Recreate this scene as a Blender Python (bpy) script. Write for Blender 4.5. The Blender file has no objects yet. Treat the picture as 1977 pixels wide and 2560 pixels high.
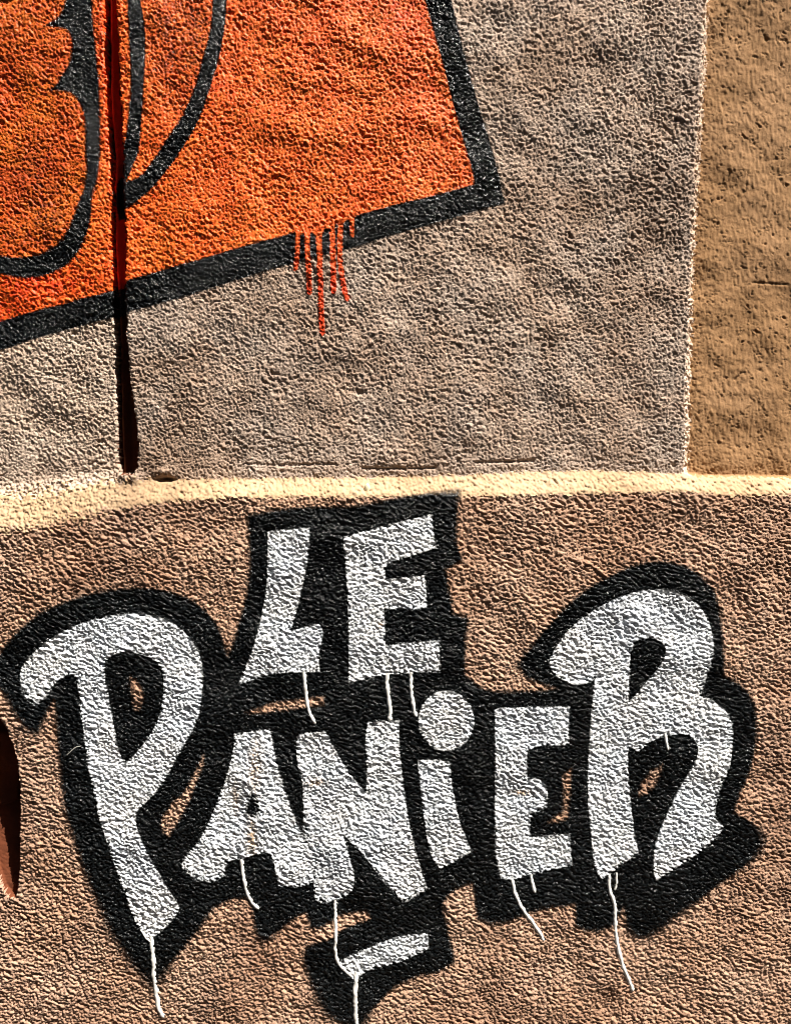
import bpy, math, random
import numpy as np
from mathutils import Vector

# ------------------------------------------------------------------ camera, sky, sun, exposure
S = 0.0007                    # one wall unit (about one photo pixel) in metres
CX, CY = 988.5, 1280.0
ZC = 1.30                     # height of the middle of the picture
FOC = 2000.0
TH = math.radians(5.0)
DIST = FOC * S * math.cos(TH)
sc = bpy.context.scene
cd = bpy.data.cameras.new('camera'); cam = bpy.data.objects.new('camera', cd); sc.collection.objects.link(cam)
cd.sensor_width = 36.0; cd.lens = 36.0 * FOC / 2560.0; cd.clip_start = 0.05; cd.clip_end = 200
cam.location = (0, -DIST, ZC + FOC * S * math.sin(TH))
cam.rotation_euler = (math.radians(90) - TH, 0, 0)
sc.camera = cam

SUN = Vector((0.42, -0.28, 0.86)).normalized()
w = bpy.data.worlds.new('World'); sc.world = w; w.use_nodes = True
nt = w.node_tree; nt.nodes.clear()
sky = nt.nodes.new('ShaderNodeTexSky'); sky.sky_type = 'NISHITA'; sky.sun_disc = False
sky.sun_elevation = math.asin(SUN.z); sky.sun_rotation = math.atan2(SUN.x, SUN.y)
bg = nt.nodes.new('ShaderNodeBackground'); bg.inputs['Strength'].default_value = 0.05
wo = nt.nodes.new('ShaderNodeOutputWorld')
nt.links.new(sky.outputs[0], bg.inputs[0]); nt.links.new(bg.outputs[0], wo.inputs[0])
sl = bpy.data.lights.new('sun', 'SUN'); sl.energy = 5.0; sl.angle = math.radians(0.5); sl.color = (1.0, 0.93, 0.84)
so = bpy.data.objects.new('sun', sl); sc.collection.objects.link(so)
so.rotation_euler = SUN.to_track_quat('Z', 'Y').to_euler(); so.location = (2, -3, 5)
sc.view_settings.view_transform = 'Standard'; sc.view_settings.look = 'None'
sc.view_settings.exposure = 1.3; sc.view_settings.gamma = 1.0; sc.view_settings.use_curve_mapping = False
sc.cycles.max_bounces = 3; sc.cycles.diffuse_bounces = 2; sc.cycles.filter_width = 0.9; sc.cycles.transparent_max_bounces = 12

# ------------------------------------------------------------------ wall coordinates
def W(pts):
    """photo measurements -> units on the wall plane (U right, V down)"""
    p = np.asarray(pts, float); x = (p[:, 0] - CX) / FOC; y = -(p[:, 1] - CY) / FOC
    t = FOC * math.cos(TH) / (math.cos(TH) + y * math.sin(TH))
    U = t * x + CX
    Z = FOC * math.sin(TH) + t * (y * math.cos(TH) - math.sin(TH))
    return np.stack([U, CY - Z], 1)

def smooth_poly(p, it=2, lim=48):
    p = np.asarray(p, float)
    for _ in range(it):
        out = []
        n = len(p)
        for i in range(n):
            a, b, c = p[i - 1], p[i], p[(i + 1) % n]
            d1, d2 = b - a, c - b
            ang = abs(math.degrees(math.atan2(d1[0]*d2[1]-d1[1]*d2[0], d1 @ d2)))
            if ang < lim: out += [b + .25*(a-b), b + .25*(c-b)]
            else: out.append(b)
        p = np.array(out)
    return p

def smooth_line(p, it=2):
    p = np.asarray(p, float)
    for _ in range(it):
        q = [p[0]]
        for a, b in zip(p[:-1], p[1:]): q += [.75*a + .25*b, .25*a + .75*b]
        q.append(p[-1]); p = np.array(q)
    return p

class Grid:
    def __init__(s, u, v, seed, step):
        s.u, s.v, s.step, s.seed = u, v, step, seed
        s.U, s.V = np.meshgrid(u, v)
        s.shape = s.U.shape

def seg_d2(px, py, a, b):
    dx, dy = b - a; L = dx*dx + dy*dy + 1e-9
    t = np.clip(((px-a[0])*dx + (py-a[1])*dy) / L, 0, 1)
    return (px - a[0] - t*dx)**2 + (py - a[1] - t*dy)**2

def sdf(g, poly, pad=40):
    """positive inside"""
    lo, hi = poly.min(0) - pad, poly.max(0) + pad
    out = np.full(g.shape, -1e3, np.float32)
    j0, j1 = np.searchsorted(g.u, [lo[0], hi[0]]); i0, i1 = np.searchsorted(g.v, [lo[1], hi[1]])
    if j1 <= j0 or i1 <= i0: return out
    X = g.U[i0:i1, j0:j1].astype(np.float32); Y = g.V[i0:i1, j0:j1].astype(np.float32)
    d = np.full(X.shape, 1e9, np.float32); ins = np.zeros(X.shape, bool)
    for k in range(len(poly)):
        a, b = poly[k-1], poly[k]
        d = np.minimum(d, seg_d2(X, Y, a, b))
        if a[1] != b[1]:
            c = (a[1] > Y) != (b[1] > Y)
            ins ^= c & (X < (b[0]-a[0])*(Y-a[1])/(b[1]-a[1]) + a[0])
    d = np.sqrt(d)
    out[i0:i1, j0:j1] = np.where(ins, d, -d)
    return out

def line_d(g, line, pad=60):
    lo, hi = line.min(0) - pad, line.max(0) + pad
    out = np.full(g.shape, 1e3, np.float32)
    j0, j1 = np.searchsorted(g.u, [lo[0], hi[0]]); i0, i1 = np.searchsorted(g.v, [lo[1], hi[1]])
    if j1 <= j0 or i1 <= i0: return out
    X = g.U[i0:i1, j0:j1]; Y = g.V[i0:i1, j0:j1]
    d = np.full(X.shape, 1e9)
    for a, b in zip(line[:-1], line[1:]): d = np.minimum(d, seg_d2(X, Y, a, b))
    out[i0:i1, j0:j1] = np.sqrt(d)
    return out

def ss(x, a, b):
    t = np.clip((x - a) / (b - a), 0, 1); return t*t*(3-2*t)

def blob(g, c, rx, ry):
    c = W([c])[0]
    return np.exp(-((g.U-c[0])/rx)**2 - ((g.V-c[1])/ry)**2)

def noise(g, lam, seed, stretch=1.0, ang=0.0, bw=0.45):
    """band-passed noise, wavelength lam units, stretched along ang (degrees)"""
    ny, nx = g.shape
    r = np.random.default_rng(seed)
    F = np.fft.rfft2(r.standard_normal((ny, nx)).astype(np.float32))
    fx = np.fft.rfftfreq(nx, g.step)[None, :]; fy = np.fft.fftfreq(ny, g.step)[:, None]
    c, s = math.cos(math.radians(ang)), math.sin(math.radians(ang))
    a = (fx*c + fy*s) * stretch; b = (-fx*s + fy*c)
    f = np.sqrt(a*a + b*b) * lam
    F *= np.exp(-((f - 1) / bw)**2 / 2)
    F[0, 0] = 0
    n = np.fft.irfft2(F, s=(ny, nx))
    return (n / n.std()).astype(np.float32)

def smoothn(g, lam, seed):
    ny, nx = g.shape
    r = np.random.default_rng(seed)
    F = np.fft.rfft2(r.standard_normal((ny, nx)))
    fx = np.fft.rfftfreq(nx, g.step)[None, :]; fy = np.fft.fftfreq(ny, g.step)[:, None]
    F *= np.exp(-(fx**2 + fy**2) * lam**2 / 2)
    F[0, 0] = 0
    n = np.fft.irfft2(F, s=(ny, nx)); return (n / n.std()).astype(np.float32)

# ------------------------------------------------------------------ measured outlines of the wall
groove_x = W([(262,-100),(265,0),(266,207),(277,394),(277,581),(289,809),(291,949),(296,1073),(300,1230)])
groove_poly = smooth_poly(W([(250,-1500),(252,-300),(255,0),(257,104),(261,207),(266,311),(272,394),(276,498),(272,581),(276,705),(282,809),(286,866),(286,949),(290,1073),(287,1148),(299,1183),
    (328,1183),(340,1165),(342,1115),(336,1053),(324,990),(317,899),(311,824),(309,705),(311,581),(305,498),(306,394),(301,311),(295,207),(290,104),(288,0),(284,-300),(280,-1500)]))
hole_poly = smooth_poly(W([(-75,1772),(0,1781),(17,1789),(29,1808),(41,1841),(54,1874),(62,1924),(64,1998),(62,2102),(61,2164),(58,2197),(54,2222),(37,2221),(21,2201),(8,2172),(0,2147),(-22,2080),(-40,1990),(-70,1900)]))
brick_poly = W([(-60,1838),(36,1838),(38,1900),(40,1960),(42,2008),(10,2018),(-60,2014)])
upper_line = W([(-2500,1245),(-200,1243),(0,1240),(150,1225),(300,1205),(350,1200),(600,1198),(900,1194),(1150,1190),(1300,1180),(1500,1177),(1700,1184),(1760,1194),(1977,1196),(4500,1196)])
lower_line = W([(-2500,1324),(-200,1324),(0,1322),(150,1305),(300,1268),(400,1252),(600,1238),(1150,1235),(1500,1229),(1700,1224),(1800,1233),(1977,1231),(4500,1231)])
right_line = W([(1772,-300),(1766,0),(1757,200),(1744,400),(1733,600),(1726,800),(1719,1000),(1714,1190)])
right_line = np.vstack([[right_line[0][0], -6000], right_line])
bottom_line = W([(-2500,2572),(360,2572),(400,2553),(800,2555),(830,2572),(1900,2572),(4500,2572)])

def hfun(g):
    """height of the wall face in units towards the viewer, and region numbers"""
    U, V = g.U, g.V
    g.lump = smoothn(g, 22, g.seed+5)
    fine = g.step < 5
    wob = smoothn(g, 14, g.seed+1)*1.6 + smoothn(g, 5, g.seed+2)*1.3
    yu = np.interp(U, upper_line[:,0], upper_line[:,1]); yl = np.interp(U, lower_line[:,0], lower_line[:,1])
    xr = np.interp(V, right_line[:,1], right_line[:,0])
    yb = np.interp(U, bottom_line[:,0], bottom_line[:,1])
    t = np.clip((V + wob - yu) / (yl - yu), -0.2, 1.2)
    ramp = ss(t, -0.12, 1.12)*.5 + .5*np.clip(t, 0, 1)
    h = 38.0 * ramp
    upper = 1 - ss(V, yu-8, yu+6)
    below = ss(V, yl-4, yl+8)
    step_r = ss(U + wob*1.2, xr-9, xr+9)
    h -= 19.0 * step_r * upper
    gxx = np.interp(V, groove_x[:,1], groove_x[:,0])
    h -= 21.0*(1 - ss(U, gxx-9, gxx+3))*(1 - ss(V + wob*2, yu-40, yu+18))
    # the middle block swells a little towards its edges
    h += 1.6*smoothn(g, 170, g.seed+3) + .35*smoothn(g, 45, g.seed+4)
    gs = sdf(g, groove_poly, 60) + wob*0.9
    hs = sdf(g, hole_poly, 60) + wob*0.35
    bs = sdf(g, brick_poly, 30)
    gin = ss(gs, -6, 1)
    hin = ss(hs, -5, 1)
    # grain of the render
    dirw = [np.clip(smoothn(g, 60, g.seed+10+k)*1.2+.5, 0, 1.6) for k in range(4)]
    big = np.clip(.5 + .8*smoothn(g, 70, g.seed+20), 0, 1)
    if fine:
        n_iso = noise(g, 7.0, g.seed+30, 1.0, 0, .55)
        n_h = noise(g, 7.2, g.seed+31, 1.6, 6, .55)
        n_d = noise(g, 7.4, g.seed+32, 1.9, -24, .55)
        n_u = noise(g, 7.4, g.seed+33, 1.8, 32, .55)
        n_v = noise(g, 10, g.seed+34, 3.0, 88, .4)
        n_c = noise(g, 17, g.seed+35, 1.3, 10, .4)
        n_l = noise(g, 8.5, g.seed+36, 1.8, -8, .55)
        n_l2 = noise(g, 10, g.seed+37, 3.4, 22, .5)
    else:
        L = g.step*2.6
        n_iso = noise(g, L, g.seed+30); n_h = noise(g, L, g.seed+31, 1.8, 6); n_d = noise(g, L, g.seed+32, 2, -24)
        n_u = noise(g, L, g.seed+33, 2, 30); n_v = noise(g, L, g.seed+34, 3, 88); n_c = noise(g, L*1.3, g.seed+35)
        n_l = noise(g, L, g.seed+36, 2, -8); n_l2 = noise(g, L, g.seed+37, 3, 22)
    tiny = noise(g, 5.9, g.seed+62, 1.2, 10, .25) if fine else 0
    wsum = np.sqrt(1.0 + dirw[0]**2 + dirw[1]**2 + dirw[2]**2)
    up = (1.0*n_iso + dirw[0]*n_h + dirw[1]*n_d + dirw[2]*n_u) / wsum
    up = up*(.85+.15*big) + n_c*.55*big
    wl = np.sqrt(.7 + dirw[0]**2 + dirw[3]**2 + .6)
    lo = (.8*n_iso + .9*n_l + dirw[0]*n_h + dirw[3]*n_l2) / wl + n_c*.45*(1-big*.5)
    rp = np.clip(smoothn(g, 26, g.seed+70)*.9 - .15, 0, 1.3)
    ri = .20*n_v*(1.25-.6*np.clip(rp,0,1)) + .10*n_iso + .42*rp*(.7*n_iso+.7*n_h) + .10*n_c
    pits = np.clip(noise(g, 17, g.seed+61, 1.5, 60, .6)*(.5+.6*rp) - 1.25, 0, 2) if fine else 0
    ri = ri - 1.2*pits
    mu = upper*(1-step_r); mr = upper*step_r; ml = below
    mx = np.clip(1 - mu - mr - ml, 0, 1)
    roughleft = 1 - ss(U, 250, 360)
    # near the vertical edge of the right block and its foot the render is rougher
    edge_r = np.exp(-np.clip(U-xr, 0, 1e4)/38.0) + np.exp(-np.clip(yu-V, 0, 1e4)/50.0)
    ampL = 1.0 + .45*blob(g, (150,2350), 420, 330) + .25*blob(g,(80,1600),300,300)
    ampU = 1.0 + .35*blob(g,(200,950),200,280) + .5*blob(g,(1640,330),110,330) + .3*blob(g,(500,1000),150,100) - .1*blob(g,(700,150),300,200)
    pinholes = np.clip(noise(g, 22, g.seed+60)*.8 - 1.55, 0, 2) if fine else 0
    A = 1.4 if fine else 3.2
    gr = A*(mu*ampU*1.02*up + ml*ampL*1.30*lo + mr*(ri + .42*np.clip(edge_r,0,1)*up) + mx*(.16 + .75*roughleft)*up)
    gr = gr + .32*tiny*(mu+ml) + .10*tiny*mr - 2.2*pinholes*(mu+ml)
    # rounded tops, sharper pits
    gr = np.where(gr > 0, 2.6*np.tanh(gr/2.6), gr*1.1)
    h = h + gr*(1 - .8*gin)*(1 - .86*hin)
    if fine:
        for ln, wd, dp in [([(1436,1392),(1470,1408),(1503,1431)], 3.2, 3.4), ([(1655,1316),(1700,1332),(1772,1365)], 3.0, 2.6),
                           ([(1890,703),(1976,708)], 2.4, -2.4), ([(1330,1362),(1400,1380),(1440,1398)], 3.0, 2.0),
                           ([(1845,948),(1862,930)], 3, -3.5), ([(905,1171),(1020,1172),(1090,1170)], 3, -5), ([(1190,1156),(1290,1154),(1335,1152)], 3.0, -5),
                           ([(610,1160),(700,1163),(840,1160)], 3, -3), ([(1800,215),(1835,420)], 3, 1.0), ([(640,920),(636,860),(650,800),(700,752),(760,745)], 3, -1.6),
                           ([(655,480),(665,455),(700,440),(720,450)], 3, -1.8)]:
            h += dp*np.exp(-(line_d(g, W(ln))/wd)**2)
    # lump of mortar under the joint and the crescent hole beside it
    h += 9*blob(g, (336,1196), 24, 16) + 5*blob(g,(410,1178),26,9)
    h -= 22*blob(g, (417,1199), 20, 5.5)
    h -= 5*blob(g, (1684,1163), 6, 6) + 6*blob(g,(900,982),10,6)
    h = h - (34 + 12*ss(U, gxx, gxx+20))*gin
    h = h - 34*(1-hin)*ss(-hs,-1,2)*np.clip(blob(g, (-95,2060), 95, 190)*1.6,0,1)
    h = h - np.clip(24 + (W([(30,2200)])[0][1]-V)*.2, 24, 80)*hin + 14*ss(bs, 0, 5)*hin
    h = h - 42*ss(V + wob*1.5, yb-3, yb+7)*(1-ss(V, yb+38, yb+62))
    # region numbers
    reg = np.zeros(g.shape, np.int8)                       # 0 middle block
    gx = np.interp(V, [W([(275,0)])[0][1], W([(315,1180)])[0][1]], [W([(272,0)])[0][0], W([(315,1180)])[0][0]])
    reg[(U < gx)] = 1                                      # left block
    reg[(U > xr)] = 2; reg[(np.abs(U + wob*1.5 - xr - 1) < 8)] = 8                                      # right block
    lowr = V > (yu+yl)/2
    reg[lowr] = 3
    lw = wob*(1.5+3.5*(1-ss(U,200,420))) + 5*np.clip(g.lump,-1.5,1.5)*(1-ss(U,150,450))
    reg[(V + lw > yu-3) & (V + lw < yl+3)] = 4                       # bright mortar ledge
    reg[(gs > -3)] = 5
    reg[(hs > -3)] = 6
    reg[V > yb + 22] = 7
    return h.astype(np.float32), reg, gs, hs

def make_grids():
    c = W([(-22,-22),(1999,-22),(-22,2582),(1999,2582)])
    u0, u1, v0, v1 = c[:,0].min(), c[:,0].max(), c[:,1].min(), c[:,1].max()
    st = 2.6
    fine = Grid(np.arange(u0, u1, st), np.arange(v0, v1, st), 100, st)
    cs = 16.0
    coarse = Grid(np.arange(-2200, 4200, cs), np.arange(-2300, CY + ZC/S, cs), 900, cs)
    coarse.hole = (u0+22, u1-22, v0+22, v1-22)
    return fine, coarse
FINE, COARSE = make_grids()
for g in (FINE, COARSE):
    g.h, g.reg, g.gs, g.hs = hfun(g)
# the rougher surround passes 3 units behind the edge of the fine part
hu = COARSE
near = (hu.U > hu.hole[0]-26) & (hu.U < hu.hole[1]+26) & (hu.V > hu.hole[2]-26) & (hu.V < hu.hole[3]+26)
hu.h = np.where(near, hu.h - 10.0, hu.h)

def quads(mask_q, W_):
    i, j = np.nonzero(mask_q)
    a = i*W_ + j
    return np.stack([a, a+W_, a+W_+1, a+1], 1)

def build(name, picks, mat, parent, attrs=None, off=0.0):
    """picks: list of (grid, quad mask); attrs: {name: [array per pick]}"""
    V3, Q, AT, n0 = [], [], {k: [] for k in (attrs or {})}, 0
    for pi, (g, m) in enumerate(picks):
        q = quads(m, g.shape[1])
        if not len(q): continue
        ids, inv = np.unique(q, return_inverse=True)
        u, v, h = g.U.ravel()[ids], g.V.ravel()[ids], g.h.ravel()[ids]
        V3.append(np.stack([(u-CX)*S, -(h+off)*S, ZC + (CY-v)*S], 1)); Q.append(inv.reshape(-1, 4) + n0); n0 += len(ids)
        for k in AT: AT[k].append(attrs[k][pi].ravel()[ids])
    if not V3: return None
    V3 = np.concatenate(V3); Q = np.concatenate(Q)
    me = bpy.data.meshes.new(name)
    me.vertices.add(len(V3)); me.vertices.foreach_set('co', V3.astype(np.float32).ravel())
    me.loops.add(Q.size); me.loops.foreach_set('vertex_index', Q.astype(np.int32).ravel())
    me.polygons.add(len(Q)); me.polygons.foreach_set('loop_start', np.arange(0, Q.size, 4, dtype=np.int32))
    me.update(calc_edges=True)
    me.polygons.foreach_set('use_smooth', np.ones(len(Q), bool))
    for k in AT:
        a = me.attributes.new(k, 'FLOAT', 'POINT'); a.data.foreach_set('value', np.concatenate(AT[k]).astype(np.float32))
    me.materials.append(mat)
    ob = bpy.data.objects.new(name, me); sc.collection.objects.link(ob)
    if parent: ob.parent = parent
    return ob

def pymesh(name, verts, faces, mat, parent, smooth=True):
    me = bpy.data.meshes.new(name); me.from_pydata([tuple(v) for v in verts], [], faces); me.update()
    for p in me.polygons: p.use_smooth = smooth
    me.materials.append(mat)
    ob = bpy.data.objects.new(name, me); sc.collection.objects.link(ob)
    if parent: ob.parent = parent
    return ob

def empty(name, label, cat, loc=(0,0,0)):
    o = bpy.data.objects.new(name, None); sc.collection.objects.link(o)
    o['label'] = label; o['category'] = cat; o.empty_display_size = .1
    return o

# ------------------------------------------------------------------ materials
class M:
    def __init__(s, name):
        s.m = bpy.data.materials.new(name); s.m.use_nodes = True; s.t = s.m.node_tree; s.t.nodes.clear()
        s.out = s.n('ShaderNodeOutputMaterial'); s.b = s.n('ShaderNodeBsdfPrincipled')
        s.co = s.n('ShaderNodeTexCoord').outputs['Object']
    def n(s, t): return s.t.nodes.new(t)
    def l(s, a, b): s.t.links.new(a, b)
    def noise(s, scale, detail=3, rough=.6, co=None):
        x = s.n('ShaderNodeTexNoise'); x.inputs['Scale'].default_value = scale; x.inputs['Detail'].default_value = detail
        x.inputs['Roughness'].default_value = rough; s.l(co or s.co, x.inputs['Vector']); return x.outputs['Fac']
    def stretch(s, sx, sy, sz):
        x = s.n('ShaderNodeMapping'); x.inputs['Scale'].default_value = (sx, sy, sz); s.l(s.co, x.inputs['Vector']); return x.outputs[0]
    def rng(s, v, a, b, c=0., d=1.):
        x = s.n('ShaderNodeMapRange'); x.inputs[1].default_value = a; x.inputs[2].default_value = b
        x.inputs[3].default_value = c; x.inputs[4].default_value = d; s.l(v, x.inputs[0]); return x.outputs[0]
    def mix(s, f, a, b):
        x = s.n('ShaderNodeMix'); x.data_type = 'RGBA'
        s.l(f, x.inputs[0])
        for v, i in ((a, 6), (b, 7)):
            if isinstance(v, tuple): x.inputs[i].default_value = (*v, 1)
            else: s.l(v, x.inputs[i])
        return x.outputs[2]
    def math(s, op, a, b):
        x = s.n('ShaderNodeMath'); x.operation = op
        for v, i in ((a, 0), (b, 1)):
            if isinstance(v, (int, float)): x.inputs[i].default_value = v
            else: s.l(v, x.inputs[i])
        return x.outputs[0]
    def attr(s, k):
        x = s.n('ShaderNodeAttribute'); x.attribute_name = k; return x.outputs['Fac']
    def bump(s, v, dist, strength=1.0):
        x = s.n('ShaderNodeBump'); x.inputs['Strength'].default_value = strength; x.inputs['Distance'].default_value = dist
        s.l(v, x.inputs['Height']); s.l(x.outputs[0], s.b.inputs['Normal'])
    def done(s, col, rough=.9, spec=.3, alpha=None):
        if isinstance(col, tuple): s.b.inputs['Base Color'].default_value = (*col, 1)
        else: s.l(col, s.b.inputs['Base Color'])
        if isinstance(rough, (int, float)): s.b.inputs['Roughness'].default_value = rough
        else: s.l(rough, s.b.inputs['Roughness'])
        s.b.inputs['Specular IOR Level'].default_value = spec
        if alpha is not None: s.l(alpha, s.b.inputs['Alpha'])
        s.l(s.b.outputs[0], s.out.inputs[0]); return s.m

def plaster(name, a, b, c, bump=.0011, streak=False):
    m = M(name)
    col = m.mix(m.rng(m.noise(7, 5, .65), .40, .60), a, b)
    col = m.mix(m.rng(m.noise(260, 3), .55, .75, 0, .55), col, c)          # sandy specks
    col = m.mix(m.rng(m.noise(3.1, 6, .68), .50, .70, 0, .62), col, tuple(x*.55 for x in c))   # weather stains
    if streak:
        col = m.mix(m.rng(m.noise(1, 4, .6, m.stretch(260, 60, 14)), .45, .7, 0, .35), col, tuple(x*.7 for x in a))
    hb = m.math('ADD', m.noise(900, 4, .7), m.math('MULTIPLY', m.noise(380, 3), 1.2))
    m.bump(hb, bump, .9)
    return m.done(col, .92, .25)

MAT_UP = plaster('plaster_grey_peach', (.53,.42,.345), (.50,.36,.27), (.32,.17,.09))
MAT_LEFT = plaster('plaster_pale', (.62,.49,.39), (.56,.42,.32), (.36,.20,.12))
MAT_LOW = plaster('plaster_peach', (.56,.37,.265), (.51,.31,.205), (.28,.11,.055))
MAT_RIGHT = plaster('plaster_ochre', (.36,.20,.09), (.41,.235,.115), (.17,.08,.03), .0004, True)
MAT_LEDGE = plaster('mortar_cream', (.52,.37,.23), (.46,.31,.18), (.26,.14,.07), .0003)
MAT_STRIP = plaster('lit_edge_pale', (.72,.55,.42), (.66,.48,.35), (.4,.24,.14))  # sunlit edge of the middle block, its brightness put into the colour
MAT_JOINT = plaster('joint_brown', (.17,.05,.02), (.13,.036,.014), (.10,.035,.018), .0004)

def paint(name, cols, rough, spec, bump=.0005, grain=.8, extra=None):
    m = M(name)
    col = m.mix(m.rng(m.noise(11, 4, .65), .40, .60), cols[0], cols[1])
    if len(cols) > 2: col = m.mix(m.rng(m.noise(170, 3), .5, .68), col, cols[2])
    if extra: col = extra(m, col)
    fz = m.noise(520, 3, .7)
    cov = m.math('ADD', m.attr('cover'), m.math('MULTIPLY', m.math('SUBTRACT', fz, .5), grain*2))
    alpha = m.rng(cov, .26, .74)
    m.bump(m.math('ADD', m.noise(900, 3, .7), m.noise(350, 2)), bump, .9)
    return m.done(col, rough, spec, alpha)

MAT_BLACK = paint('black_spray_paint', [(.003,.004,.0045), (.005,.0065,.0075)], .16, .4, .0013)
def white_extra(m, col):
    return m.mix(m.attr('stain'), col, (.50,.30,.13))
MAT_WHITE = paint('white_spray_paint', [(.90,.91,.92), (.80,.85,.91)], .55, .4, extra=white_extra)
def orange_extra(m, col):
    col = m.mix(m.math('MULTIPLY', m.attr('tone'), m.rng(m.noise(30, 4), .3, .6, .45, 1)), col, (.17,.030,.010))
    return m.mix(m.attr('red'), col, (.80,.035,.006))
MAT_ORANGE = paint('orange_spray_paint', [(.97,.14,.012), (.97,.19,.018), (.95,.09,.008)], .5, .4, extra=orange_extra)
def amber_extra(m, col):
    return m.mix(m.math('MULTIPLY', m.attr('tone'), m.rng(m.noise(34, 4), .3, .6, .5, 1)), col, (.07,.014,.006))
MAT_AMBER = paint('amber_spray_paint', [(.80,.17,.012), (.72,.105,.010), (.60,.06,.008)], .5, .4, extra=amber_extra)

def solid(name, col, rough=.5, bump=.0003):
    m = M(name); m.bump(m.noise(600, 3), bump, .6); return m.done(col, rough, .4)
MAT_DRIP = solid('white_drip', (.84,.83,.79), .4)

# ------------------------------------------------------------------ the wall
wall = empty('wall', 'rough sunlit wall of large plastered blocks carrying the graffiti', 'wall')
def qreg(g):
    r = g.reg; return r[:-1, :-1]
def outside(g):
    if g is FINE: return np.ones((g.shape[0]-1, g.shape[1]-1), bool)
    u = g.U[:-1,:-1]; v = g.V[:-1,:-1]; h = g.hole
    return ~((u > h[0]) & (u+g.step < h[1]) & (v > h[2]) & (v+g.step < h[3]))
OUT = {id(g): outside(g) for g in (FINE, COARSE)}
def region(n): return [(g, (qreg(g) == n) & OUT[id(g)]) for g in (FINE, COARSE)]
for n, nm, mt, lb in [(0, 'plaster_block', MAT_UP, 'grey peach rough block in the middle of the upper course'),
                      (1, 'plaster_block', MAT_LEFT, 'pale coarse block left of the dark vertical joint'),
                      (2, 'plaster_block', MAT_RIGHT, 'smoother ochre block at the upper right'),
                      (3, 'plaster_block', MAT_LOW, 'peach coloured block of the lower course'),
                      (8, 'lit_edge_strip', MAT_STRIP, 'thin upright edge strip, sunlight put into its pale colour, between the middle and the ochre block'),
                      (4, 'mortar_ledge', MAT_LEDGE, 'smooth cream ledge between the two courses'),
                      (5, 'joint', MAT_JOINT, 'dark vertical joint in shade'),
                      (6, 'recess', MAT_JOINT, 'dark brown recess with broken stone inside'),
                      (7, 'plaster_block', MAT_LOW, 'block of the course below')]:
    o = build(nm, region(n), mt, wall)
    if o: o['label'] = lb

def wall_h(u, v):
    j = int(round((u-FINE.u[0])/FINE.step)); i = int(round((v-FINE.v[0])/FINE.step))
    i = min(max(i, 0), FINE.shape[0]-1); j = min(max(j, 0), FINE.shape[1]-1)
    a = FINE.h[max(i-1,0):i+2, max(j-1,0):j+2]
    return float(a.mean()*.5 + a.max()*.5)
def P3(u, v, h): return ((u-CX)*S, -h*S, ZC + (CY-v)*S)

# ------------------------------------------------------------------ paint on the wall
def smooth_mean(g, a): return a
def cover_from(g, s, soft, bare=0.0, seed=0):
    c = .5 + s / (2*soft)
    c = np.clip(c, -1, 1.6)
    if bare and g is FINE:
        dep = np.clip(-(g.grain) - 1.1, 0, 3)            # pits that the spray did not reach
        patch = np.clip(.6 + .6*smoothn(g, 24, 500+seed), 0, 1.6)
        c = c - bare*dep*patch
    return c
# local relief = height minus its local mean
def local(g):
    F = np.fft.rfft2(g.h); fx = np.fft.rfftfreq(g.shape[1], g.step)[None,:]; fy = np.fft.fftfreq(g.shape[0], g.step)[:,None]
    return (g.h - np.fft.irfft2(F*np.exp(-(fx**2+fy**2)*(9**2)*2*math.pi**2/2), s=g.shape)).astype(np.float32)
FINE.grain = local(FINE); COARSE.grain = np.zeros(COARSE.shape, np.float32)

def paint_layer(name, sfun, soft, mat, parent, off, bare=0.0, seed=0, extra=None, cut=None, grids=(FINE,)):
    picks, cov, ex = [], [], {k: [] for k in (extra or {})}
    for g in grids:
        s = sfun(g); sf = soft(g) if callable(soft) else soft
        c = cover_from(g, s + .5*smoothn(g, 4, 700+seed), sf, bare, seed)
        keep = c > .05
        if cut is not None: keep &= ~cut(g)
        m = (keep[:-1,:-1] | keep[1:,:-1] | keep[:-1,1:] | keep[1:,1:]) & OUT[id(g)]
        picks.append((g, m)); cov.append(c)
        for k in ex: ex[k].append(extra[k](g))
    at = {'cover': cov}; at.update(ex)
    return build(name, picks, mat, parent, at, off)

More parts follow.
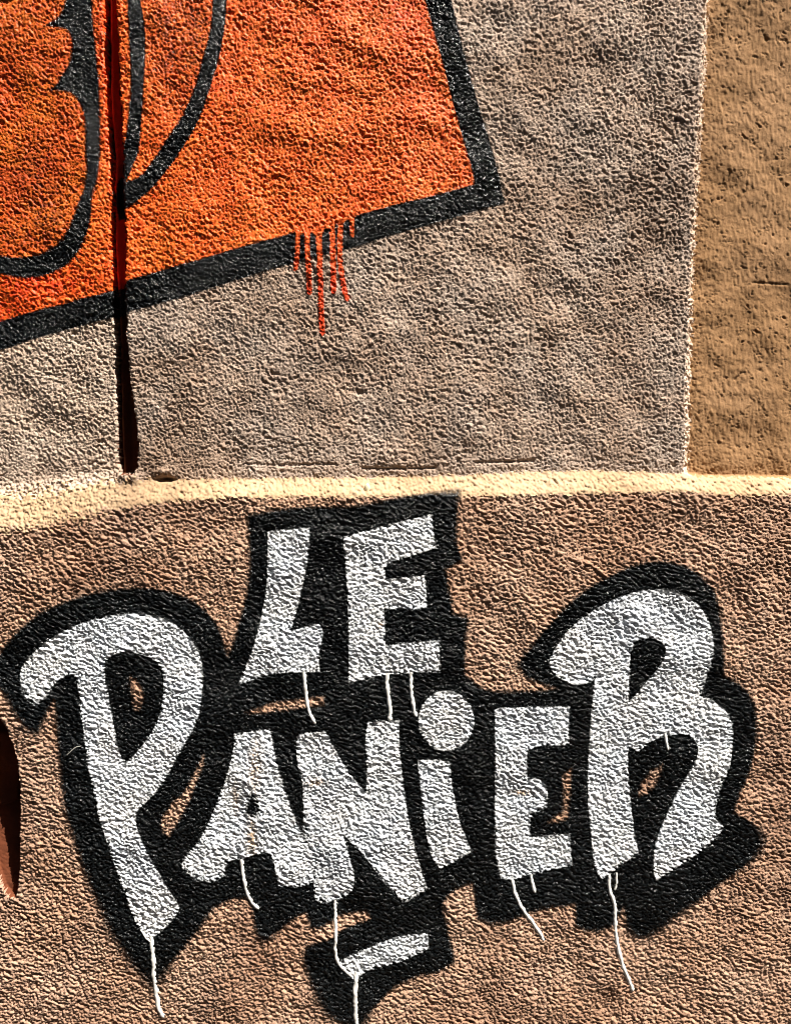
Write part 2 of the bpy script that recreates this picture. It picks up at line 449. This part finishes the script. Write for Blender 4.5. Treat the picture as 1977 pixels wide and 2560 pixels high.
BLACK = [(0,1674),(11,1631),(36,1599),(71,1560),(117,1524),(178,1496),(249,1475),(320,1464),(384,1462),(437,1471),(491,1492),(526,1521),(555,1556),(569,1599),(577,1632),
 (590,1608),(609,1532),(625,1475),(632,1413),(630,1333),(625,1285),(666,1278),(708,1269),(779,1262),(874,1266),(945,1252),(1016,1238),(1088,1228),(1147,1224),(1140,1262),(1138,1366),(1154,1388),(1140,1404),(1111,1418),(1121,1466),(1130,1527),(1166,1537),(1159,1603),(1159,1674),(1182,1693),
 (1205,1712),(1229,1716),(1319,1715),(1385,1710),(1338,1696),(1305,1682),(1286,1653),(1324,1601),(1381,1535),(1443,1473),(1509,1435),(1580,1404),(1642,1396),(1699,1407),(1746,1440),(1777,1483),(1789,1549),(1793,1634),(1791,1680),(1831,1696),(1860,1729),(1874,1777),(1874,1848),(1855,1919),(1827,1981),(1817,2014),
 (1856,2032),(1888,2061),(1894,2092),(1875,2124),(1831,2155),(1780,2193),(1730,2231),(1680,2269),(1642,2304),(1599,2326),(1570,2322),(1555,2300),(1548,2250),(1540,2262),(1530,2285),(1504,2304),(1454,2307),(1429,2288),(1429,2237),(1378,2247),(1315,2259),(1271,2281),(1221,2291),(1189,2275),(1183,2231),(1176,2187),(1126,2206),(1104,2231),(1104,2256),(1117,2294),(1120,2326),(1132,2357),(1132,2382),(1088,2408),
 (1034,2417),(991,2440),(952,2476),(920,2515),(905,2552),(870,2549),(827,2522),(802,2486),(781,2447),(770,2408),(761,2373),(770,2344),(806,2330),(841,2319),(856,2301),(895,2289),(927,2277),(923,2262),(891,2259),(856,2269),(827,2284),(802,2298),(781,2298),(770,2262),(745,2269),(720,2291),(692,2319),(667,2330),(649,2319),(642,2280),(639,2245),(624,2228),(603,2225),(564,2237),(536,2255),
 (516,2291),(469,2344),(434,2394),(413,2429),(395,2450),(373,2425),(338,2387),(302,2333),(270,2273),(245,2212),(231,2173),(213,2120),(192,2056),(178,2006),(167,1933),(162,1862),(156,1773),(152,1736),(139,1759),(124,1798),(110,1823),(82,1812),(57,1777),(39,1741),(21,1713)]
HOLES = [[(340,1681),(370,1706),(372,1738),(359,1766),(347,1763),(340,1720)],
 [(623,1769),(685,1745),(751,1736),(813,1729),(815,1750),(770,1755),(708,1764),(661,1771)],
 [(518,1873),(516,1905),(498,1944),(491,1967),(477,1999),(455,2038),(434,2070),(421,2063),(413,2038),(427,2013),(448,1981),(470,1969),(491,1930),(509,1891)],
 [(1397,1926),(1419,1905),(1418,1957),(1409,2030),(1380,2040),(1362,2038),(1400,2013),(1402,1966)],
 [(1585,1976),(1590,1948),(1609,1919),(1642,1895),(1637,1924),(1618,1962)]]
LET = {
 'P': ([(66,1674),(78,1649),(117,1606),(171,1571),(228,1546),(285,1532),(338,1526),(391,1530),(441,1546),(480,1578),(505,1613),(516,1656),(516,1709),(510,1763),(494,1809),(466,1855),(437,1909),(409,1955),(384,1981),(356,2006),(350,2031),(359,2063),(377,2102),(395,2138),(413,2173),(434,2205),(459,2245),(452,2266),(430,2291),(402,2316),(377,2322),(363,2301),(341,2262),(327,2209),(309,2173),(295,2120),(281,2077),(267,2042),(256,1996),(249,1960),(237,1898),(228,1845),(221,1791),(215,1738),(210,1692),(203,1676),(185,1672),(164,1688),(146,1706),(132,1727),(110,1748),(92,1741),(75,1713)],
       [[(277,1642),(302,1622),(338,1617),(377,1628),(409,1645),(423,1677),(421,1738),(409,1788),(384,1830),(356,1866),(327,1896),(313,1873),(302,1827),(292,1777),(283,1720),(276,1677)]]),
 'L': ([(675,1326),(722,1319),(779,1314),(777,1371),(765,1437),(749,1508),(732,1567),(770,1558),(803,1551),(813,1570),(805,1603),(798,1636),(803,1667),(760,1669),(708,1669),(656,1681),(604,1700),(623,1655),(642,1608),(661,1532),(673,1466),(677,1390)], []),
 'E': ([(862,1337),(945,1316),(1016,1297),(1078,1283),(1080,1323),(1088,1364),(1035,1380),(979,1399),(960,1413),(964,1442),(1016,1437),(1061,1432),(1064,1475),(1064,1511),(1016,1515),(960,1513),(962,1560),(964,1605),(1026,1598),(1097,1591),(1095,1627),(1099,1667),(1035,1672),(969,1674),(922,1684),(874,1696),(874,1627),(874,1508),(867,1413)], []),
 'A': ([(595,1820),(680,1811),(690,1862),(702,1908),(719,1967),(736,2013),(750,2047),(759,2068),(770,2080),(786,2118),(788,2185),(778,2190),(744,2198),(702,2194),(694,2143),(685,2118),(668,2112),(639,2118),(618,2127),(584,2129),(572,2143),(568,2169),(534,2185),(505,2177),(467,2148),(467,2131),(488,2110),(521,2064),(551,1992),(576,1925),(591,1866)],
       [[(635,1961),(647,1980),(654,2013),(639,2022),(618,2017),(626,1996)]]),
 'N': ([(746,1832),(757,1819),(817,1816),(841,1861),(867,1903),(888,1934),(917,1966),(920,1898),(914,1835),(920,1793),(998,1788),(996,1845),(1004,1913),(1011,1976),(1022,2045),(1040,2118),(1056,2171),(1064,2202),(1034,2220),(1009,2234),(987,2209),(959,2181),(927,2138),(891,2099),(859,2063),(870,2102),(881,2141),(889,2177),(881,2209),(849,2227),(813,2237),(792,2227),(789,2191),(786,2120),(769,2075),(763,2031),(763,1980),(761,1933),(750,1908),(746,1866)], []),
 'i': ([(1043,1887),(1082,1884),(1122,1890),(1124,1934),(1135,1992),(1151,2055),(1174,2108),(1140,2129),(1098,2150),(1077,2123),(1067,2081),(1059,2029),(1051,1961)], []),
 'E2': ([(1232,1759),(1305,1754),(1415,1754),(1412,1801),(1412,1843),(1381,1849),(1347,1847),(1311,1860),(1309,1893),(1310,1927),(1339,1929),(1358,1948),(1362,1977),(1355,2003),(1322,2015),(1316,2036),(1320,2076),(1368,2070),(1414,2066),(1418,2103),(1421,2143),(1368,2154),(1318,2166),(1276,2181),(1250,2175),(1238,2145),(1232,2078),(1233,1952),(1233,1826)], []),
 'R': ([(1364,1639),(1386,1601),(1414,1563),(1462,1525),(1518,1492),(1580,1471),(1642,1466),(1699,1480),(1737,1511),(1760,1549),(1767,1597),(1765,1634),(1751,1672),(1741,1710),(1737,1729),(1765,1739),(1798,1763),(1815,1800),(1815,1853),(1803,1910),(1786,1944),(1773,1994),(1773,2032),(1794,2049),(1777,2074),(1735,2112),(1681,2145),(1626,2179),(1620,2154),(1620,2108),(1634,2061),(1660,2003),(1689,1944),(1718,1897),(1731,1868),(1727,1839),(1702,1820),(1660,1822),(1618,1834),(1584,1864),(1559,1853),(1557,1902),(1563,1973),(1571,2045),(1580,2099),(1584,2112),(1536,2145),(1511,2166),(1494,2175),(1477,2154),(1469,2078),(1460,1994),(1461,1889),(1465,1805),(1473,1721),(1478,1682),(1461,1696),(1424,1699),(1396,1688),(1370,1665)],
       [[(1571,1597),(1590,1587),(1623,1585),(1649,1601),(1649,1630),(1627,1668),(1594,1706),(1559,1744),(1561,1682),(1563,1634)]]),
 '_': ([(856,2380),(891,2362),(927,2344),(962,2330),(1005,2316),(1066,2309),(1069,2330),(1069,2348),(1034,2365),(980,2387),(920,2401),(902,2415),(888,2426),(863,2405),(845,2387)], [])}
dot_c, dot_r = (1113,1788), (68,73)
DOT = [(dot_c[0]+dot_r[0]*math.cos(k*math.pi/16), dot_c[1]+dot_r[1]*math.sin(k*math.pi/16)) for k in range(32)]

def shape(g, outer, holes=()):
    s = sdf(g, smooth_poly(W(outer)))
    for h in holes: s = np.minimum(s, np.where((q := sdf(g, smooth_poly(W(h)))) < -900, 999, -q))
    return s
LS = {k: shape(FINE, *v) for k, v in LET.items()}
LS['dot'] = shape(FINE, DOT)
allwhite = np.max(np.stack(list(LS.values())), 0)

le = empty('graffiti_lettering', 'white "LE PANIER" graffiti letters with thick black outline across the lower course', 'graffiti')
def black_soft(g):
    s = np.full(g.shape, 5.5)
    for c, rx, ry, a in [((280,2330),130,150,13), ((395,2440),60,60,16), ((800,2480),90,90,12), ((900,2540),90,30,12), ((1660,2290),110,60,10), ((1560,2320),60,30,6), ((1880,2100),50,70,9),
                         ((60,1800),80,60,9), ((1270,1660),60,50,6), ((1230,2290),100,30,5), ((660,2330),50,30,7), ((200,2100),60,200,5), ((1140,1230),50,20,8), ((1480,2310),60,20,4), ((520,2280),60,60,4)]:
        s = s + a*blob(g, c, rx, ry)
    return s*1.5
o = paint_layer('outline', lambda g: shape(g, BLACK, HOLES), black_soft, MAT_BLACK, le, .45, bare=.12, seed=1, cut=lambda g: allwhite > 9)
o['label'] = 'thick black outline behind the white letters'

def white_soft(g):
    s = np.full(g.shape, 3.2)
    for c, rx, ry, a in [((100,1730),60,50,8), ((500,2160),60,40,6), ((850,2240),70,20,6), ((1030,2215),50,30,5), ((1250,2120),25,90,4), ((1113,1850),80,30,3), ((1760,1700),40,60,4), ((750,1815),20,15,5), ((650,1990),40,60,5), ((760,2070),20,30,6), ((1340,2010),40,30,5), ((1400,1700),50,20,5), ((870,2370),60,20,4)]:
        s = s + a*blob(g, c, rx, ry)
    return s
def stainf(g):
    n = np.clip(.5 + .6*smoothn(g, 5, 801), 0, 1)
    st = blob(g,(645,1900),16,70)*.8 + blob(g,(636,2080),13,60)*.9 + blob(g,(596,1980),9,40)*.7 + blob(g,(1300,1965),26,7) + blob(g,(790,1940),22,9) + blob(g,(1110,1790),60,60)*.12 + blob(g,(1540,1770),40,40)*.2 + blob(g,(1450,1620),60,50)*.12 + blob(g,(955,1555),8,8)
    return np.clip(st*n*1.3, 0, .85)
names = {'P': 'white letter P with a long tapering stem', 'L': 'white letter L', 'E': 'white letter E of the upper word', 'A': 'white letter A', 'N': 'white letter N', 'i': 'white letter i',
         'E2': 'white letter E between the i and the R', 'R': 'large white letter R', '_': 'short slanting white underline'}
LO = {}
for n, k in enumerate(['P','L','E','A','N','i','E2','R','_']):
    o = paint_layer('underline' if k == '_' else 'letter', (lambda kk: lambda g: LS[kk])(k), white_soft, MAT_WHITE, le, .85 + .01*n, bare=.42, seed=10+n, extra={'stain': stainf})
    o['label'] = names[k]; LO[k] = o
paint_layer('dot', lambda g: LS['dot'], white_soft, MAT_WHITE, LO['i'], .97, bare=.3, seed=30, extra={'stain': stainf})

rnd = random.Random(4)
def drip(line, wd, parent, seed=0, name='paint_drip'):
    """raised run of paint: half-round bead following the grain of the wall"""
    L = smooth_line(W(line)); seg = np.linalg.norm(np.diff(L, axis=0), axis=1); T = np.r_[0, np.cumsum(seg)]
    n = max(6, int(T[-1]/3.0)); ts = np.linspace(0, T[-1], n)
    x = np.interp(ts, T, L[:,0]); y = np.interp(ts, T, L[:,1])
    hs_ = np.array([wall_h(a, b) for a, b in zip(x, y)]); hs_ = np.convolve(np.pad(hs_, 2, 'edge'), np.ones(5)/5, 'valid')
    vs, fs = [], []; K = 8
    jx = 0; r = wd/2
    for i in range(n):
        a = max(i-1, 0); b = min(i+1, n-1)
        tx, ty = x[b]-x[a], y[b]-y[a]; q = math.hypot(tx, ty); nx_, ny_ = -ty/q, tx/q
        rr = r*(1 + .08*math.sin(i*.5+seed) + rnd.uniform(-.07, .07))
        if n-1-i < 4: rr *= [.35, .8, 1.05, 1.1][n-1-i]
        jx = jx*.6 + rnd.uniform(-.8, .8)
        for k in range(K+1):
            t = math.pi*k/K
            c, s_ = math.cos(t), math.sin(t)
            vs.append(P3(x[i]+nx_*(rr*c)+jx, y[i]+ny_*(rr*c), hs_[i] - 2.5 + (rr*.3+3.2)*s_))
        if i:
            for k in range(K):
                p = (i-1)*(K+1)+k; fs.append((p, p+1, p+K+2, p+K+1))
    e = (n-1)*(K+1); fs.append(tuple(range(e, e+K+1)))
    return pymesh(name, vs, fs, MAT_DRIP, parent)
drips = [('L', [(765,1668),(767,1712),(772,1745),(779,1774),(793,1797)], 11), ('E', [(969,1672),(967,1703),(974,1745),(976,1790)], 12.5), ('E', [(1026,1670),(1028,1722),(1033,1760),(1040,1779)], 11),
 ('P', [(388,2318),(393,2345),(395,2369),(395,2415),(402,2458),(405,2490),(420,2518)], 13), ('P', [(363,2303),(374,2320),(390,2333)], 7), ('A', [(610,2128),(616,2173),(624,2213),(639,2237),(653,2250)], 11.5),
 ('N', [(840,2230),(841,2280),(843,2316),(840,2351),(845,2380),(859,2401),(884,2419)], 10), ('_', [(893,2406),(889,2458),(891,2501),(895,2560),(896,2600)], 13.5), ('E2', [(1274,2178),(1280,2212),(1303,2256),(1328,2288),(1344,2313),(1353,2329)], 10.5),
 ('E2', [(1321,2166),(1324,2190),(1331,2211)], 10), ('R', [(1512,2163),(1511,2200),(1526,2231),(1526,2300),(1536,2363),(1555,2414),(1572,2455)], 11), ('R', [(1529,2160),(1530,2185),(1526,2206)], 8), ('R', [(1648,1818),(1651,1843),(1656,1861)], 9)]
for i, (k, ln, wd) in enumerate(drips): drip(ln, wd, LO[k], i)

# ------------------------------------------------------------------ the orange piece
GG = (FINE, COARSE)
og = empty('graffiti_painting', 'orange graffiti shape with black outlines and orange drips on the upper course', 'graffiti')
OUTER = [(900,-900),(1010,-450),(1063,0-200),(1095,-130)]
border_in = [(-900,1055),(-300,885),(0,797),(41,784),(166,751),(286,720),(311,703),(456,660),(602,618),(737,581),(886,539),(1015,506),(1119,481),(1185,461),(1183,436),(1164,373),(1139,282),(1115,187),(1085,83),(1063,0),(1040,-90),(985,-330),(900,-800)]
border_out = [(966,-800),(1050,-330),(1105,-90),(1127,0),(1152,104),(1185,228),(1222,344),(1247,440),(1262,508),(1222,517),(1098,556),(973,589),(857,627),(737,656),(602,697),(456,743),(311,782),(187,813),(83,842),(0,871),(-300,960),(-900,1135)]
ORANGE = border_in + [(-900,-800)]
ORANGE_BIG = [(x, y+8) if y > 450 else (x+8, y) for x, y in border_in] + [(-900,-800)]
BORDER = border_in + border_out
c1 = [(535,-500),(535,0),(527,83),(506,154),(490,216),(456,290),(415,353),(373,415),(357,440),(315,456),(307,436),(290,430),(282,445),(277,490),(284,540),(307,527),(344,502),(386,465),(432,407),(477,340),(506,282),(531,207),(552,133),(564,62),(568,0),(570,-500)]
c2 = [(300,-500),(320,0),(322,83),(328,166),(328,228),(322,290),(315,344),(304,386),(296,400),(300,470),(320,450),(332,415),(349,373),(351,324),(357,270),(361,207),(365,124),(361,41),(349,0),(330,-500)]
c3 = [(158,-40),(155,4),(139,34),(105,55),(155,59),(168,71),(174,97),(172,126),(164,155),(143,185),(134,206),(109,218),(164,218),(185,235),(202,269),(206,300),(206,355),(210,418),(202,468),(185,510),(172,552),(151,594),(118,619),(76,636),(29,640),(0,636),(-80,610),(-200,560),(-200,630),(-80,672),(0,681),(21,687),(63,693),(126,678),(164,653),(189,624),(210,582),(221,535),(223,476),(235,447),(242,400),(244,315),(242,252),(240,189),(233,126),(227,63),(223,0),(215,-400),(140,-400)]
INNER_L = [(160,-400),(190,0),(200,120),(210,250),(222,330),(222,440),(200,520),(180,590),(130,640),(60,665),(0,660),(-80,640),(-200,590),(-200,-400)]
MID = [(340,-400),(340,0),(345,150),(345,300),(335,400),(320,445),(360,450),(430,370),(480,290),(520,200),(548,100),(552,0),(552,-400)]

ODR = [([(745,574),(745,614),(743,647),(739,672)], 10), ([(768,570),(768,622),(772,672),(774,730)], 11), ([(795,570),(799,622),(801,705),(803,768),(806,832)], 12), ([(830,550),(832,622),(834,672),(834,728)], 12), ([(852,545),(849,622),(851,664),(861,726),(868,747)], 11), ([(880,535),(881,589)], 9)]
def redf(g):
    r = np.clip(1 - np.abs(g.U - np.interp(g.V, [0, 800], [W([(252,0)])[0][0], W([(292,800)])[0][0]]))/22.0, 0, 1)*.5
    n = np.clip(.5 + .5*smoothn(g, 18, 811), 0, 1)
    r = np.maximum(r, .9*(blob(g,(90,700),150,40) + blob(g,(10,800),60,60)*1.1 + blob(g,(1000,30),70,60)*.6 + blob(g,(560,240),30,200)*.4)*n)
    return np.clip(np.where(g.gs > -2, .95, r), 0, 1)  # inside the joint the orange paint's deep red shade is put into its colour
def tone_o(g):
    n = np.clip(.6 + .5*smoothn(g, 12, 821), 0, 1)
    return np.clip((blob(g,(455,60),85,220)*1.0)*n, 0, .8)*(sdf(g, smooth_poly(W(MID))) > -2)
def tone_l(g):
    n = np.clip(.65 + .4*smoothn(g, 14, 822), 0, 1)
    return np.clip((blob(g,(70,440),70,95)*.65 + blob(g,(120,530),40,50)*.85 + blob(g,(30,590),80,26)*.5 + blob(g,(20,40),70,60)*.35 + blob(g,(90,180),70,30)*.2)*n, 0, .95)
blk = {id(g): np.max(np.stack([shape(g, BORDER), shape(g, c1), shape(g, c2), shape(g, c3)]), 0) for g in GG}
inl = {id(g): shape(g, INNER_L) for g in GG}
o = paint_layer('orange_fill', lambda g: shape(g, ORANGE_BIG), 3.5, MAT_ORANGE, og, .45, bare=.75, seed=40, extra={'red': redf, 'tone': tone_o}, grids=GG,
                cut=lambda g: (blk[id(g)] > 9) | (inl[id(g)] > 8))
o['label'] = 'bright orange paint field'
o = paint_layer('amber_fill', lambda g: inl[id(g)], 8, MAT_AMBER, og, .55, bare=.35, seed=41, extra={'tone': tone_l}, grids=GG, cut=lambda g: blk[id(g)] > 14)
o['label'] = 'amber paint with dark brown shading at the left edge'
for n, (pl, sf, lb) in enumerate([(BORDER, 3.5, 'thick black border line along the right and lower edge'), (c1, 3.5, 'long curved black stroke running down to the joint'), (c2, 3.5, 'narrow black stroke just right of the joint'), (c3, 5.5, 'hooked black stroke left of the joint')]):
    o = paint_layer('black_stroke', (lambda p: lambda g: shape(g, p))(pl), sf, MAT_BLACK, og, .85+.05*n, bare=.10, seed=50+n, grids=GG)
    o['label'] = lb
for n, (ln, wd) in enumerate(ODR):
    pl = smooth_line(W(ln))
    o = paint_layer('paint_drip', lambda g: (wd/2 + .5 + .9*smoothn(g, 5, 840+n)) - line_d(g, pl), 2.2, MAT_ORANGE, og, 1.3, bare=.15, seed=60+n,
                    extra={'red': lambda g: np.clip((g.V-560)/220, 0, .75), 'tone': lambda g: np.zeros(g.shape)})
lobe = [(733,566),(745,590),(760,583),(768,592),(780,577),(797,600),(812,570),(830,572),(842,556),(852,565),(866,548),(881,556),(890,532),(860,530),(800,550)]
paint_layer('overspray', lambda g: shape(g, lobe), 4, MAT_ORANGE, og, 1.2, bare=.2, seed=77, extra={'red': lambda g: np.zeros(g.shape), 'tone': lambda g: np.zeros(g.shape)})

# ------------------------------------------------------------------ small things on the wall
def ellip(name, c, rx, ry, rz, mat, parent, tilt=0.):
    u, v = W([c])[0]; h = wall_h(u, v); vs, fs = [], []; A, B = 12, 7
    for i in range(B+1):
        ph = math.pi*i/B
        for k in range(A):
            t = 2*math.pi*k/A; x = rx*math.sin(ph)*math.cos(t); y = ry*math.cos(ph); z = rz*math.sin(ph)*math.sin(t)
            x, y = x*math.cos(tilt)-y*math.sin(tilt), x*math.sin(tilt)+y*math.cos(tilt)
            vs.append(P3(u+x, v+y, h+z*.8+rz*.3))
    for i in range(B):
        for k in range(A): fs.append((i*A+k, i*A+(k+1)%A, (i+1)*A+(k+1)%A, (i+1)*A+k))
    return pymesh(name, vs, fs, mat, parent)
o = ellip('pebble', (919,1219), 7, 12, 5, solid('pale_pebble', (.80,.72,.48), .4), wall); o['label'] = 'small pale pebble set in the cream ledge'

# fibre stuck to the black paint beside the P
fib = W([(184,1872),(196,1861),(206,1852),(219,1850)])
fl = smooth_line(fib); vs, fs = [], []
for i, (a, b) in enumerate(fl):
    r = 0.7; h = wall_h(a, b) + 2.5
    for k in range(5):
        t = 2*math.pi*k/5; vs.append(P3(a + r*math.cos(t), b + r*math.cos(t)*.6, h + r*math.sin(t)))
    if i:
        for k in range(5): fs.append(((i-1)*5+k, (i-1)*5+(k+1)%5, i*5+(k+1)%5, i*5+k))
o = pymesh('fibre', vs, fs, solid('fibre_pale', (.7,.66,.58), .6), None)
o['label'] = 'thin pale fibre stuck on the black outline left of the P stem'; o['category'] = 'fibre'

# ------------------------------------------------------------------ the body of the wall and the ground in front of it
def box(name, x0, x1, y0, y1, z0, z1, mat, parent):
    v = [(x0,y0,z0),(x1,y0,z0),(x1,y1,z0),(x0,y1,z0),(x0,y0,z1),(x1,y0,z1),(x1,y1,z1),(x0,y1,z1)]
    f = [(0,3,2,1),(4,5,6,7),(0,1,5,4),(1,2,6,5),(2,3,7,6),(3,0,4,7)]
    return pymesh(name, v, f, mat, parent, False)
xa, xb = (COARSE.u[0]-CX)*S, (COARSE.u[-1]-CX)*S; zt = ZC + (CY-COARSE.v[0])*S
box('masonry_core', xa+.002, xb-.002, .095, .55, -.01, zt-.002, MAT_LOW, wall)
# unseen building, added across the street to keep sky off this wall
hb = empty('added_house', 'unseen building added across the street to block the sky from the graffiti wall', 'added_house', (0,0,0))
mb = M('added_facade'); fac = mb.done(mb.mix(mb.rng(mb.noise(2, 5), .35, .65), (.20,.14,.09), (.15,.105,.07)), .9, .2)
shm = solid('shutter_paint', (.06,.08,.09), .6); glm = solid('window_glass', (.02,.025,.03), .1)
box('added_facade', -14, 16, -11, -4.6, -.2, 13, fac, hb)
for fl in range(4):
    for k in range(9):
        x = -12.5 + 3.2*k; z = 1.2 + 3.1*fl
        wn = box('added_window', x, x+1.1, -4.6, -4.55, z, z+1.7, glm, hb)
        for sx in (x-.56, x+1.12): box('added_shutter', sx, sx+.54, -4.6, -4.54, z-.02, z+1.72, shm, hb)
m = M('paving'); pav = m.done(m.mix(m.rng(m.noise(6, 5), .35, .65), (.07,.055,.045), (.10,.08,.06)), .85, .3)
g0 = box('pavement', -60, 60, -60, 3, -.3, 0, pav, None); g0['kind'] = 'structure'
